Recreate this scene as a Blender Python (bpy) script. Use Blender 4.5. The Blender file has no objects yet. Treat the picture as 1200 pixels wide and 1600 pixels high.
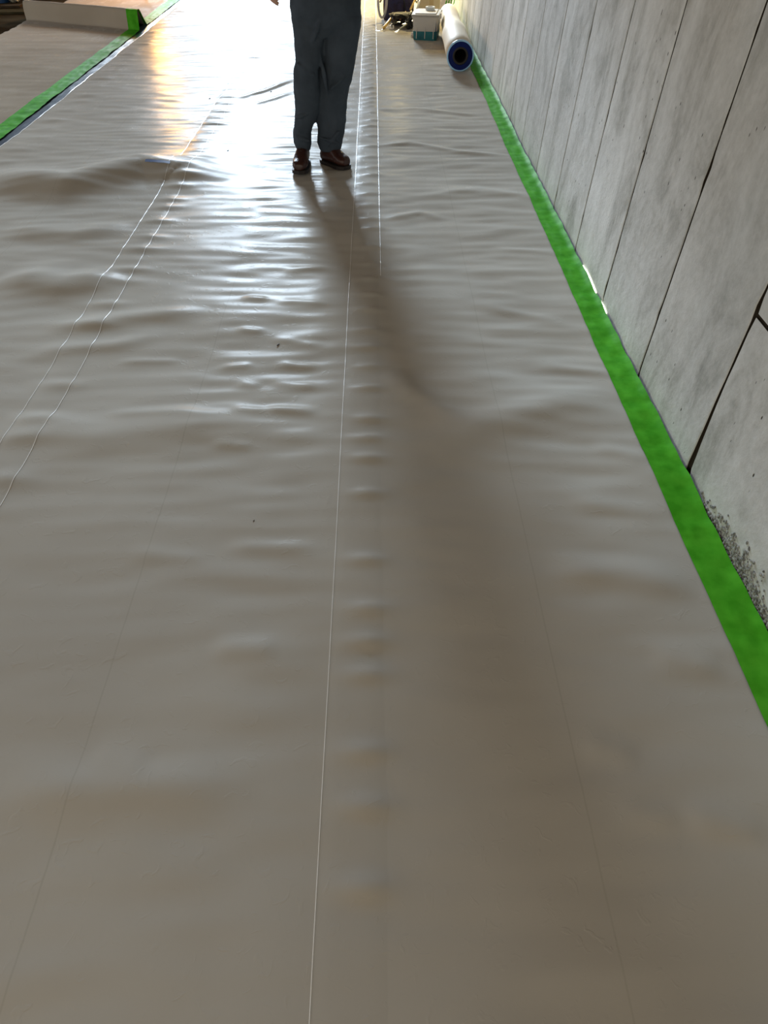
import bpy, bmesh, math, random
import numpy as np
from mathutils import Vector, Matrix
random.seed(7)
C = bpy.context.scene.collection
SC = bpy.context.scene
# ------------------------------------------------------------------ camera
CAM_H = 1.5; FPX = 1080.0; VPX, VPY = 583.0, -235.0
PITCH = math.atan((800 - VPY) / FPX)
YAW = math.atan((600 - VPX) / FPX * math.cos(PITCH))
cam = bpy.data.cameras.new('camera'); cam_o = bpy.data.objects.new('camera', cam); C.objects.link(cam_o)
cam.sensor_fit = 'VERTICAL'; cam.sensor_height = 36.0; cam.lens = 36.0 * FPX / 1600.0
cam.clip_start = 0.02; cam.clip_end = 200
cam_o.location = (0, 0, CAM_H)
cam_o.rotation_euler = (math.pi / 2 - PITCH, 0, -YAW)
SC.camera = cam_o
# ------------------------------------------------------------------ world, light, exposure
SC.view_settings.view_transform = 'Standard'; SC.view_settings.look = 'None'
SC.view_settings.gamma = 1.0; SC.view_settings.use_curve_mapping = False
SC.view_settings.exposure = 0.12
w = bpy.data.worlds.new('world'); SC.world = w; w.use_nodes = True
w.node_tree.nodes['Background'].inputs[0].default_value = (0.62, 0.74, 1.0, 1)
w.node_tree.nodes['Background'].inputs[1].default_value = 0.13

def area(name, loc, rot, sx, sy, power, col, spread=math.pi):
    l = bpy.data.lights.new(name, 'AREA'); l.shape = 'RECTANGLE'; l.size = sx; l.size_y = sy
    l.energy = power; l.color = col; l.spread = spread
    o = bpy.data.objects.new(name, l); C.objects.link(o); o.location = loc; o.rotation_euler = rot
    return o
FAR_Y = 9.5     # unseen roof cut short here to let the low sun in; open sky beyond
sun = bpy.data.lights.new('hazy_sun', 'SUN'); sun.energy = 4.3; sun.angle = math.radians(9); sun.color = (0.70, 0.85, 1.0)
sun_o = bpy.data.objects.new('hazy_sun', sun); C.objects.link(sun_o)
SUN_EL, SUN_AZ = math.radians(17.5), math.radians(-9.0)     # azimuth from +Y, negative to the left
sd_ = Vector((math.sin(SUN_AZ) * math.cos(SUN_EL), math.cos(SUN_AZ) * math.cos(SUN_EL), math.sin(SUN_EL)))
sun_o.rotation_mode = 'QUATERNION'; sun_o.rotation_quaternion = sd_.to_track_quat('Z', 'Y')
# unseen fill light added on the left to brighten the concrete wall
area('side_fill', (-6.8, 4.5, 1.7), (math.pi / 2, 0, -math.pi / 2), 11.0, 1.8, 112, (0.97, 1.0, 1.0))
# unseen warm fill light added behind the camera for ambient
area('rear_fill', (-2.2, -3.6, 1.5), (math.pi / 2, 0, 0), 6.0, 2.4, 122, (1.0, 0.90, 0.72))

# ------------------------------------------------------------------ helpers
def ray(x, y):
    X = (x - 600) / FPX; Y = (800 - y) / FPX
    F = math.cos(PITCH) + Y * math.sin(PITCH); U = -math.sin(PITCH) + Y * math.cos(PITCH)
    c, s = math.cos(YAW), math.sin(YAW)
    return (X * c + F * s, F * c - X * s, U)
def fl(x, y, z=0.0):
    d = ray(x, y); t = (z - CAM_H) / d[2]; return (d[0] * t, d[1] * t)
def atY(x, y, Y):
    d = ray(x, y); t = Y / d[1]; return Vector((d[0] * t, Y, CAM_H + d[2] * t))

def material(name, col, rough=0.6, spec=0.5, metal=0.0, coat=0.0, emit=None, estr=0.0):
    m = bpy.data.materials.new(name); m.use_nodes = True
    b = m.node_tree.nodes['Principled BSDF']
    b.inputs['Base Color'].default_value = (*col, 1); b.inputs['Roughness'].default_value = rough
    b.inputs['Specular IOR Level'].default_value = spec; b.inputs['Metallic'].default_value = metal
    b.inputs['Coat Weight'].default_value = coat
    if emit: b.inputs['Emission Color'].default_value = (*emit, 1); b.inputs['Emission Strength'].default_value = estr
    return m
def N(m, t, **kw):
    n = m.node_tree.nodes.new(t)
    for k, v in kw.items():
        if k in n.inputs.keys(): n.inputs[k].default_value = v
        else: setattr(n, k, v)
    return n
def L(m, a, b): m.node_tree.links.new(a, b)
def mottled(name, c1, c2, scale=5, rough=0.6, stretch=(1, 1, 1), bump=0.0, bscale=80, bdist=0.002, spec=0.5, detail=5, coat=0):
    m = material(name, c1, rough, spec, coat=coat); b = m.node_tree.nodes['Principled BSDF']
    tc = N(m, 'ShaderNodeTexCoord'); mp = N(m, 'ShaderNodeMapping'); mp.inputs['Scale'].default_value = stretch
    L(m, tc.outputs['Object'], mp.inputs['Vector'])
    nz = N(m, 'ShaderNodeTexNoise', Scale=scale, Detail=detail); L(m, mp.outputs[0], nz.inputs['Vector'])
    r = N(m, 'ShaderNodeValToRGB'); r.color_ramp.elements[0].position = .35; r.color_ramp.elements[1].position = .68
    r.color_ramp.elements[0].color = (*c1, 1); r.color_ramp.elements[1].color = (*c2, 1)
    L(m, nz.outputs[0], r.inputs[0]); L(m, r.outputs[0], b.inputs['Base Color'])
    if bump:
        n2 = N(m, 'ShaderNodeTexNoise', Scale=bscale, Detail=4); L(m, mp.outputs[0], n2.inputs['Vector'])
        bp = N(m, 'ShaderNodeBump', Strength=bump, Distance=bdist); L(m, n2.outputs[0], bp.inputs['Height'])
        L(m, bp.outputs[0], b.inputs['Normal'])
    return m
def mesh_obj(name, verts, faces, mat, parent=None, smooth=False, loc=None):
    me = bpy.data.meshes.new(name); me.from_pydata([tuple(v) for v in verts], [], faces); me.update()
    if smooth: me.polygons.foreach_set('use_smooth', [True] * len(me.polygons))
    return link(name, me, mat, parent, loc)
def link(name, me, mat, parent=None, loc=None):
    o = bpy.data.objects.new(name, me); C.objects.link(o)
    if mat and not me.materials: me.materials.append(mat)
    if parent: o.parent = parent
    if loc is not None: o.location = loc
    return o
def bm_obj(name, bm, mat, parent=None, smooth=False, loc=None):
    me = bpy.data.meshes.new(name)
    bmesh.ops.recalc_face_normals(bm, faces=bm.faces[:]); bm.to_mesh(me); bm.free()
    if smooth: me.polygons.foreach_set('use_smooth', [True] * len(me.polygons))
    return link(name, me, mat, parent, loc)
def grid_obj(name, P, mat, parent=None, smooth=True):
    """P: array rows x cols x 3"""
    r, c, _ = P.shape
    me = bpy.data.meshes.new(name); me.vertices.add(r * c); me.vertices.foreach_set('co', P.reshape(-1).astype(np.float32))
    i = (np.arange(r - 1)[:, None] * c + np.arange(c - 1)[None, :]).reshape(-1)
    q = np.stack([i, i + 1, i + c + 1, i + c], 1).reshape(-1).astype(np.int32); n = len(i)
    me.loops.add(n * 4); me.loops.foreach_set('vertex_index', q)
    me.polygons.add(n); me.polygons.foreach_set('loop_start', np.arange(0, n * 4, 4, dtype=np.int32))
    me.polygons.foreach_set('loop_total', np.full(n, 4, dtype=np.int32))
    me.polygons.foreach_set('use_smooth', np.full(n, bool(smooth)))
    me.update(calc_edges=True)
    return link(name, me, mat, parent)
def empty(name, loc=(0, 0, 0), label=None, cat=None, group=None, rz=0):
    o = bpy.data.objects.new(name, None); C.objects.link(o); o.location = loc; o.rotation_euler[2] = rz
    o.empty_display_size = 0.1
    if label: tag(o, label, cat, group)
    return o
def tag(o, label=None, cat=None, group=None, kind=None):
    if label: o['label'] = label
    if cat: o['category'] = cat
    if group: o['group'] = group
    if kind: o['kind'] = kind
    return o
def b_box(bm, c, s, bev=0.0, rot=None, taper=1.0):
    r = bmesh.ops.create_cube(bm, size=1.0); vs = r['verts']
    for v in vs:
        v.co = Vector((v.co.x * s[0], v.co.y * s[1], v.co.z * s[2]))
        if v.co.z < 0: v.co.x *= taper; v.co.y *= taper
    if bev:
        es = list({e for v in vs for e in v.link_edges})
        res = bmesh.ops.bevel(bm, geom=es, offset=bev, segments=3, affect='EDGES', profile=0.6)
        vs = list({v for f in res['faces'] for v in f.verts} | {v for v in vs if v.is_valid})
    M = Matrix.Translation(Vector(c)) @ (rot if rot is not None else Matrix.Identity(4))
    for v in vs: v.co = M @ v.co
def b_tube(bm, pts, rad, seg=10, closed=False, caps=True):
    pts = [Vector(p) for p in pts]; n = len(pts)
    rads = rad if isinstance(rad, (list, tuple)) else [rad] * n
    rings = []; up = None
    for i, p in enumerate(pts):
        if closed: t = (pts[(i + 1) % n] - pts[i - 1]).normalized()
        else: t = (pts[min(i + 1, n - 1)] - pts[max(i - 1, 0)]).normalized()
        if up is None: up = Vector((0, 0, 1)) if abs(t.z) < .9 else Vector((1, 0, 0))
        a = (up - t * up.dot(t)).normalized(); up = a; b = t.cross(a)
        rr = rads[i]; rx, ry = rr if isinstance(rr, tuple) else (rr, rr)
        rings.append([bm.verts.new(p + a * math.cos(k * 2 * math.pi / seg) * rx + b * math.sin(k * 2 * math.pi / seg) * ry) for k in range(seg)])
    for i in range(n if closed else n - 1):
        A, B = rings[i], rings[(i + 1) % n]
        for k in range(seg): bm.faces.new((A[k], A[(k + 1) % seg], B[(k + 1) % seg], B[k]))
    if caps and not closed: bm.faces.new(rings[0][::-1]); bm.faces.new(rings[-1])
def b_loft(bm, rings, seg=20, caps=True):
    """rings: (center, rx, ry, rotz, superness) horizontal ellipses"""
    R = []
    for r in rings:
        c, rx, ry = r[0], r[1], r[2]; rz = r[3] if len(r) > 3 else 0; sp = r[4] if len(r) > 4 else 1.0
        tx = r[5] if len(r) > 5 else 0.0
        row = []
        for k in range(seg):
            a = 2 * math.pi * k / seg; ca, sa = math.cos(a), math.sin(a)
            x = rx * math.copysign(abs(ca) ** sp, ca); y = ry * math.copysign(abs(sa) ** sp, sa)
            row.append(bm.verts.new((c[0] + x * math.cos(rz) - y * math.sin(rz), c[1] + x * math.sin(rz) + y * math.cos(rz), c[2] + tx * y)))
        R.append(row)
    for i in range(len(R) - 1):
        for k in range(seg): bm.faces.new((R[i][k], R[i][(k + 1) % seg], R[i + 1][(k + 1) % seg], R[i + 1][k]))
    if caps: bm.faces.new(R[0][::-1]); bm.faces.new(R[-1])
def b_lathe(bm, prof, seg=28, M=Matrix.Identity(4)):
    R = [[bm.verts.new(M @ Vector((r * math.cos(2 * math.pi * k / seg), r * math.sin(2 * math.pi * k / seg), z))) for k in range(seg)] for r, z in prof]
    for i in range(len(R) - 1):
        for k in range(seg): bm.faces.new((R[i][k], R[i][(k + 1) % seg], R[i + 1][(k + 1) % seg], R[i + 1][k]))
    return R
_rng = np.random.RandomState(3); _G = _rng.rand(256, 256) * 2 * math.pi
def gnoise(x, y, seed=0):
    x = x + seed * 17.3; y = y + seed * 9.7
    xi = np.floor(x).astype(int); yi = np.floor(y).astype(int); fx = x - xi; fy = y - yi
    def g(a, b, dx, dy):
        t = _G[(xi + a) % 256, (yi + b) % 256]; return np.cos(t) * dx + np.sin(t) * dy
    u = fx ** 3 * (fx * (fx * 6 - 15) + 10); v = fy ** 3 * (fy * (fy * 6 - 15) + 10)
    return 1.5 * ((g(0, 0, fx, fy) * (1 - u) + g(1, 0, fx - 1, fy) * u) * (1 - v) + (g(0, 1, fx, fy - 1) * (1 - u) + g(1, 1, fx - 1, fy - 1) * u) * v)

# ------------------------------------------------------------------ sheet relief
# ridges seen in the photograph: polyline (pixels on the floor), height m, half width m
RID = [
 ([(-60, 285), (0, 288), (110, 298), (225, 268), (290, 272), (350, 290)], .075, .31),
 ([(0, 362), (120, 372), (215, 360)], .022, .14), ([(0, 438), (100, 452), (200, 440)], .034, .19),
 ([(60, 520), (200, 505), (330, 492)], .014, .10), ([(30, 560), (180, 545), (260, 530)], .010, .08),
 ([(560, 236), (640, 228), (720, 242), (810, 246)], .010, .06), ([(560, 176), (650, 174), (760, 186)], .007, .05),
 ([(590, 350), (655, 338), (700, 348)], .009, .06), ([(650, 312), (750, 300), (850, 316)], .009, .08),
 ([(600, 585), (660, 630), (730, 672)], .013, .09), ([(650, 700), (760, 668), (860, 640), (980, 632)], .024, .16),
 ([(830, 572), (960, 590)], .007, .06), ([(730, 480), (890, 512)], .006, .06), ([(700, 430), (870, 425)], .005, .05),
 ([(760, 392), (880, 402)], .005, .05), ([(850, 888), (960, 905), (1090, 925)], .012, .09),
 ([(920, 700), (1020, 730)], .006, .06), ([(880, 790), (1050, 815)], .006, .06), ([(1010, 1030), (1130, 1050)], .006, .06),
 ([(900, 1165), (1000, 1190)], .006, .06), ([(1060, 1280), (1200, 1310)], .007, .06), ([(950, 1265), (1060, 1290)], .004, .05),
 ([(0, 672), (150, 690), (320, 672), (500, 690)], .018, .17), ([(350, 858), (500, 862)], .006, .05), ([(330, 1015), (440, 1020)], .006, .06),
 ([(0, 1232), (180, 1240), (420, 1235)], .010, .08), ([(140, 1190), (240, 1200)], .005, .06), ([(200, 870), (330, 880)], .004, .05),
 ([(160, 655), (330, 650)], .005, .05), ([(180, 570), (290, 568)], .005, .04), ([(340, 580), (400, 575)], .006, .04), ([(330, 700), (400, 705)], .005, .04),
 ([(366, 160), (410, 148), (460, 126)], .012, .05), ([(385, 170), (430, 158), (460, 148)], .008, .05),
 ([(440, 430), (520, 420)], .006, .05), ([(430, 478), (520, 482)], .007, .045), ([(420, 535), (510, 545)], .007, .045), ([(430, 572), (500, 578)], .007, .045),
 ([(420, 604), (500, 608)], .006, .04), ([(410, 645), (500, 650)], .008, .045), ([(380, 470), (420, 475)], .006, .04), ([(370, 520), (415, 525)], .006, .04),
 ([(370, 605), (410, 610)], .006, .04), ([(360, 645), (420, 650)], .005, .04),
]
RIDW = [([fl(*p) for p in pts], a, wd) for pts, a, wd in RID]
SEAM_C, SEAM_L = -0.03, -1.24
_dr = random.Random(5)
DIM = []
y_ = .55
for yp in (1392, 1266, 1180, 1060, 1008, 958, 880, 778, 722, 690, 660, 612, 578, 548, 522, 490, 466, 440, 416):
    p = fl(572, yp); DIM.append((SEAM_C, p[1], .058, .026, .0095))
y_ = DIM[-1][1]
while y_ < 13.5:
    y_ += _dr.uniform(.13, .24); DIM.append((SEAM_C + _dr.uniform(-.015, .015), y_, .06, .035, _dr.uniform(.005, .0085)))
for px, py in ((10, 765), (30, 700), (60, 668), (95, 612), (155, 520), (172, 485), (192, 450), (204, 430), (222, 398), (235, 378), (248, 352), (262, 330), (270, 318), (280, 298), (290, 284)):
    p = fl(px, py + 2); DIM.append((p[0], p[1] + .03, .09, .04, .0075))
y_ = 4.7
while y_ < 13.5:
    y_ += _dr.uniform(.14, .24); DIM.append((SEAM_L + .03 + _dr.uniform(-.01, .02), y_, .085, .035, _dr.uniform(.005, .008)))
y_ = 3.5
while y_ < 13.5:
    y_ += _dr.uniform(.18, .3); DIM.append((-2.42 + _dr.uniform(-.03, .03), y_, .09, .045, _dr.uniform(.004, .008)))

def relief(X, Y):
    """smooth wavy relief of the loose sheet, in metres, always above the slab"""
    G = lambda c, s: np.exp(-((X - c) / s) ** 2)
    amp = .28 + .9 * G(-.33, .14) + .55 * G(-.62, .12) + .55 * G(.17, .11) + .75 * G(.62, .26) + .3 * G(-1.8, .5)
    near = np.clip((Y - .2) / 1.6, .6, 1)
    wob = gnoise(X * .8, Y * 1.2, 5) * .25
    Z = .0043 * amp * near * gnoise(X * 2.6, (Y + wob * .3) * 8.5, 1)
    Z += .0027 * (.3 + amp) * near * gnoise(X * 4.5 + 3, (Y + wob * .2) * 15, 2)
    Z += .0065 * gnoise(X * 1.1, Y * 2.2, 3) * near + .0060 * gnoise(X * .5, Y * .9, 4)
    Z += .0035 * gnoise(X * 2.8, Y * 4.6, 8) * np.clip((3.5 - Y) / 1.5, 0, 1)
    Z += .016
    for pts, a, wd in RIDW:
        cum = 0; seg = []
        for (x0, y0), (x1, y1) in zip(pts[:-1], pts[1:]):
            l = math.hypot(x1 - x0, y1 - y0); seg.append((x0, y0, x1, y1, cum, l)); cum += l
        ys = [p[1] for p in pts]; m = (Y > min(ys) - 4 * wd) & (Y < max(ys) + 4 * wd)
        if not m.any(): continue
        xx, yy = X[m], Y[m]; best = np.full(xx.shape, 1e9); tt = np.zeros(xx.shape)
        for x0, y0, x1, y1, c0, l in seg:
            dx, dy = (x1 - x0) / l, (y1 - y0) / l
            t = (xx - x0) * dx + (yy - y0) * dy; tc = np.clip(t, 0, l)
            d = np.hypot(xx - x0 - dx * tc, yy - y0 - dy * tc); k = d < best
            best = np.where(k, d, best); tt = np.where(k, c0 + tc, tt)
        edge = np.clip(np.minimum(tt, cum - tt) / (cum * .35) + .12, 0, 1)
        Z[m] += a * np.exp(-(best / (wd * .62)) ** 2) * edge * edge * (3 - 2 * edge)
    for cx, cy, sx, sy, a in DIM:
        m = (abs(Y - cy) < 3.2 * sy) & (abs(X - cx) < 3.2 * sx)
        if m.any(): Z[m] += a * np.exp(-((X[m] - cx) / sx) ** 2 - ((Y[m] - cy) / sy) ** 2)
    return np.maximum(Z, .002)
def relief1(x, y): return float(relief(np.array([x], float), np.array([y], float))[0])
def yrows(y0, y1):
    r = []; y = y0
    while y < y1: r.append(y); y += .03 if y < 0.1 else (.0085 if y < 3 else (.012 if y < 6 else .02))
    r.append(y1); return np.array(r)

# ------------------------------------------------------------------ materials
def sheet_material(name, c1, c2):
    m = material(name, c1, .2, .0035); b = m.node_tree.nodes['Principled BSDF']
    tc = N(m, 'ShaderNodeTexCoord')
    nz = N(m, 'ShaderNodeTexNoise', Scale=1.3, Detail=4); L(m, tc.outputs['Object'], nz.inputs['Vector'])
    r = N(m, 'ShaderNodeValToRGB'); r.color_ramp.elements[0].position = .35; r.color_ramp.elements[1].position = .68
    r.color_ramp.elements[0].color = (*c1, 1); r.color_ramp.elements[1].color = (*c2, 1)
    L(m, nz.outputs[0], r.inputs[0])
    # thin factory fold lines along the roll
    sx = N(m, 'ShaderNodeSeparateXYZ'); L(m, tc.outputs['Object'], sx.inputs[0])
    prev = None
    for x0 in (.44, -.675, -1.9):
        a = N(m, 'ShaderNodeMath', operation='SUBTRACT'); L(m, sx.outputs[0], a.inputs[0]); a.inputs[1].default_value = x0
        ab = N(m, 'ShaderNodeMath', operation='ABSOLUTE'); L(m, a.outputs[0], ab.inputs[0])
        lt = N(m, 'ShaderNodeMapRange'); lt.inputs[1].default_value = .0008; lt.inputs[2].default_value = .003; lt.inputs[3].default_value = 1; lt.inputs[4].default_value = 0
        L(m, ab.outputs[0], lt.inputs[0])
        if prev is None: prev = lt
        else:
            mx = N(m, 'ShaderNodeMath', operation='MAXIMUM'); L(m, prev.outputs[0], mx.inputs[0]); L(m, lt.outputs[0], mx.inputs[1]); prev = mx
    mix = N(m, 'ShaderNodeMix', data_type='RGBA'); L(m, prev.outputs[0], mix.inputs['Factor'])
    sc = N(m, 'ShaderNodeMath', operation='MULTIPLY'); L(m, prev.outputs[0], sc.inputs[0]); sc.inputs[1].default_value = .22; L(m, sc.outputs[0], mix.inputs['Factor'])
    L(m, r.outputs[0], mix.inputs[6]); mix.inputs[7].default_value = (.28, .25, .2, 1)
    L(m, mix.outputs[2], b.inputs['Base Color'])
    # scuffs change the gloss
    mp = N(m, 'ShaderNodeMapping'); mp.inputs['Scale'].default_value = (1, .45, 1); L(m, tc.outputs['Object'], mp.inputs[0])
    n3 = N(m, 'ShaderNodeTexNoise', Scale=7, Detail=6, Roughness=.65); L(m, mp.outputs[0], n3.inputs['Vector'])
    mr = N(m, 'ShaderNodeMapRange'); mr.inputs[1].default_value = .3; mr.inputs[2].default_value = .75; mr.inputs[3].default_value = .22; mr.inputs[4].default_value = .31
    L(m, n3.outputs[0], mr.inputs[0]); L(m, mr.outputs[0], b.inputs['Roughness'])
    # fine relief: skin texture plus small scuff creases
    n4 = N(m, 'ShaderNodeTexNoise', Scale=28, Detail=3, Distortion=1.2); L(m, tc.outputs['Object'], n4.inputs['Vector'])
    rd = N(m, 'ShaderNodeValToRGB'); e = rd.color_ramp.elements; e[0].position = .60; e[0].color = (0, 0, 0, 1); e[1].position = .70; e[1].color = (1, 1, 1, 1)
    L(m, n4.outputs[0], rd.inputs[0])
    b1 = N(m, 'ShaderNodeBump', Strength=.25, Distance=.0012); L(m, rd.outputs[0], b1.inputs['Height'])
    n5 = N(m, 'ShaderNodeTexNoise', Scale=420, Detail=2); L(m, tc.outputs['Object'], n5.inputs['Vector'])
    b2 = N(m, 'ShaderNodeBump', Strength=.06, Distance=.0006); L(m, n5.outputs[0], b2.inputs['Height']); L(m, b1.outputs[0], b2.inputs['Normal'])
    L(m, b2.outputs[0], b.inputs['Normal'])
    return m
M_SHEET = sheet_material('cream_membrane', (.435, .405, .355), (.485, .455, .40))
M_BEAD = material('weld_bead_white', (.85, .84, .80), .35, .15)
M_TAPE = mottled('green_tape', (.05, .30, .012), (.09, .42, .025), scale=16, rough=.55, bump=.4, bscale=22, bdist=.004, stretch=(1, 1, 1), spec=.015)
M_NAVY = mottled('navy_plastic', (.02, .035, .06), (.07, .09, .11), scale=22, rough=.3, stretch=(3, .5, 1), bump=.5, bscale=30)
M_SLAB = mottled('dark_subfloor', (.022, .015, .009), (.06, .048, .03), scale=2.2, rough=.9, bump=.6, bscale=25, bdist=.01, spec=0.0)
M_WOOD = mottled('ceiling_wood', (.16, .10, .055), (.24, .16, .09), scale=3, stretch=(6, .6, 1), rough=.7)
M_PLASTER = mottled('far_plaster', (.30, .26, .21), (.38, .34, .28), scale=1.5, rough=.85)
M_GAP = material('joint_dark', (.045, .036, .026), .95, .0)

def concrete_material(name, shift, val):
    m = material(name, (.4, .4, .38), .85, .25); b = m.node_tree.nodes['Principled BSDF']
    tc = N(m, 'ShaderNodeTexCoord'); mp = N(m, 'ShaderNodeMapping'); mp.inputs['Location'].default_value = (shift, shift * 1.7, shift * .6)
    L(m, tc.outputs['Object'], mp.inputs[0])
    ms = N(m, 'ShaderNodeMapping'); ms.inputs['Scale'].default_value = (1, 2.0, .9); ms.inputs['Rotation'].default_value = (.12, 0, 0); L(m, mp.outputs[0], ms.inputs[0])
    n1 = N(m, 'ShaderNodeTexNoise', Scale=2.4, Detail=7, Roughness=.62, Distortion=.6); L(m, ms.outputs[0], n1.inputs['Vector'])
    r = N(m, 'ShaderNodeValToRGB'); e = r.color_ramp.elements
    e[0].position = .30; e[0].color = (.32 * val, .32 * val, .295 * val, 1); e[1].position = .72; e[1].color = (.68 * val, .69 * val, .68 * val, 1)
    em = e.new(.5); em.color = (.56 * val, .565 * val, .55 * val, 1)
    L(m, n1.outputs[0], r.inputs[0])
    # fine mottling
    n2 = N(m, 'ShaderNodeTexNoise', Scale=26, Detail=6, Roughness=.7); L(m, mp.outputs[0], n2.inputs['Vector'])
    mx = N(m, 'ShaderNodeMix', data_type='RGBA', blend_type='OVERLAY'); mx.inputs['Factor'].default_value = .35
    L(m, r.outputs[0], mx.inputs[6]); L(m, n2.outputs[0], mx.inputs[7])
    # air holes
    v = N(m, 'ShaderNodeTexVoronoi', Scale=17, Randomness=1.0); vm = N(m, 'ShaderNodeMapping'); vm.inputs['Scale'].default_value = (1, 1.6, .8); L(m, mp.outputs[0], vm.inputs[0]); L(m, vm.outputs[0], v.inputs['Vector'])
    hr = N(m, 'ShaderNodeMapRange'); hr.inputs[1].default_value = .06; hr.inputs[2].default_value = .11; hr.inputs[3].default_value = 1; hr.inputs[4].default_value = 0
    # distort the distance so the pits are ragged
    n6 = N(m, 'ShaderNodeTexNoise', Scale=70, Detail=2); L(m, mp.outputs[0], n6.inputs['Vector'])
    ad = N(m, 'ShaderNodeMath', operation='MULTIPLY_ADD'); L(m, n6.outputs[0], ad.inputs[0]); ad.inputs[1].default_value = .12; ad.inputs[2].default_value = -.05
    a2 = N(m, 'ShaderNodeMath', operation='ADD'); L(m, v.outputs['Distance'], a2.inputs[0]); L(m, ad.outputs[0], a2.inputs[1])
    L(m, a2.outputs[0], hr.inputs[0])
    sep = N(m, 'ShaderNodeSeparateColor'); L(m, v.outputs['Color'], sep.inputs[0])
    gt = N(m, 'ShaderNodeMath', operation='GREATER_THAN'); L(m, sep.outputs[0], gt.inputs[0]); gt.inputs[1].default_value = .5
    hm = N(m, 'ShaderNodeMath', operation='MULTIPLY'); L(m, hr.outputs[0], hm.inputs[0]); L(m, gt.outputs[0], hm.inputs[1])
    m2 = N(m, 'ShaderNodeMix', data_type='RGBA'); L(m, hm.outputs[0], m2.inputs['Factor']); L(m, mx.outputs[2], m2.inputs[6]); m2.inputs[7].default_value = (.07, .06, .045, 1)
    L(m, m2.outputs[2], b.inputs['Base Color'])
    hs = N(m, 'ShaderNodeMath', operation='SUBTRACT'); L(m, n2.outputs[0], hs.inputs[0]); L(m, hm.outputs[0], hs.inputs[1])
    bp = N(m, 'ShaderNodeBump', Strength=.55, Distance=.005); L(m, hs.outputs[0], bp.inputs['Height']); L(m, bp.outputs[0], b.inputs['Normal'])
    return m

# ------------------------------------------------------------------ structure
def slab(name, x0, x1, y0, y1, z0, z1, mat):
    bm = bmesh.new(); b_box(bm, ((x0 + x1) / 2, (y0 + y1) / 2, (z0 + z1) / 2), (x1 - x0, y1 - y0, z1 - z0))
    return tag(bm_obj(name, bm, mat), kind='structure')
slab('floor', -7.0, 1.25, -4.0, 30, -.15, 0, M_SLAB)
slab('ceiling', -7.15, 1.5, -3.0, FAR_Y, 2.8, 2.95, M_WOOD)
slab('wall_left', -7.15, -7.0, -4.0, 14.3, 0, 2.8, M_PLASTER)
# right wall: upright concrete panels, leaning outwards a little, dark joints between them
WALL_X = 1.017; LEAN_X, LEAN_Y = .056, .031
wall = empty('wall_right'); tag(wall, kind='structure')
def wp(y, z, d=0.0):   # point on the wall plane; d = depth into the wall
    return (WALL_X + LEAN_X * z + d, y + LEAN_Y * z, z)
bm = bmesh.new()
a = [bm.verts.new(wp(-4, -.02, .011)), bm.verts.new(wp(14.3, -.02, .011)), bm.verts.new(wp(14.3, 2.78, .011)), bm.verts.new(wp(-4, 2.78, .011))]
b = [bm.verts.new(wp(-4, -.02, .2)), bm.verts.new(wp(14.3, -.02, .2)), bm.verts.new(wp(14.3, 2.78, .2)), bm.verts.new(wp(-4, 2.78, .2))]
bm.faces.new(a); bm.faces.new(b[::-1])
for i in range(4): bm.faces.new((a[i], a[(i + 1) % 4], b[(i + 1) % 4], b[i]))
bm_obj('backing', bm, M_GAP, wall)
CONC = [concrete_material('concrete_%d' % i, 3.1 * i, v) for i, v in enumerate((1.0, 1.08, .93, 1.03, .97))]
def panel(y0, y1, z0, z1, mat, gap_lo=.005, gap_hi=.005, seed=0, proud=0.0, flare=0.0):
    rr = random.Random(seed); n = max(3, int((z1 - z0) / .045)); bev = .003
    rows = []
    for i in range(n + 1):
        z = z0 + (z1 - z0) * i / n
        chip = lambda: rr.uniform(0, .0022) + (rr.uniform(.002, .007) if rr.random() < .08 else 0)
        fl_ = flare * max(0, 1 - z / .32) ** 1.3
        l = y0 + gap_lo + chip(); h = y1 - gap_hi - chip() - fl_
        if i in (0, n): ins = .004
        else: ins = 0
        m1 = y0 + (y1 - y0) * .35; m2 = y0 + (y1 - y0) * .68
        rows.append([wp(l, z, .03), wp(l, z, bev - proud + ins), wp(l + bev, z, -proud + ins), wp(m1, z, -proud + ins + rr.uniform(-.0012, .0012)), wp(m2, z, -proud + ins + rr.uniform(-.0012, .0012)), wp(h - bev, z, -proud + ins), wp(h, z, bev - proud + ins), wp(h, z, .03)])
    rows = [[wp(p[1] - LEAN_Y * p[2], z0, .03) for p in rows[0]]] + rows + [[wp(p[1] - LEAN_Y * p[2], z1, .03) for p in rows[-1]]]
    P = np.array(rows); o = grid_obj('concrete_panel', P, mat, wall, smooth=False)
    o.data.materials.append(M_GAP); nc = P.shape[1] - 1
    for f in o.data.polygons:      # joint sides: depth shade and dirt put into one dark colour
        if f.index % nc in (0, nc - 1) or f.index < nc or f.index >= len(o.data.polygons) - nc: f.material_index = 1
    return o
JY = [1.737 + .583 * k for k in range(-9, 22) if k != -1]     # the nearest lower panel is a wide one
JY = [y + (0 if abs(y - 1.737) < .01 else random.uniform(-.012, .012)) for y in JY]
for k, (ya, yb) in enumerate(zip(JY[:-1], JY[1:])):
    near = abs(yb - 1.737) < .01
    m = CONC[(k * 2 + 1) % 5]; pr = random.uniform(-.0005, .0005)
    if near:
        panel(ya, yb, 0, .563, CONC[0], .005, .006, k, .0, flare=.024)
        panel(ya, yb, .575, 2.72, CONC[3], .005, .006, k + 100, 0)
    else: panel(ya, yb, 0, 2.72, m, .0047 + random.uniform(0, .001), .0047 + random.uniform(0, .001), k, pr)
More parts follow.
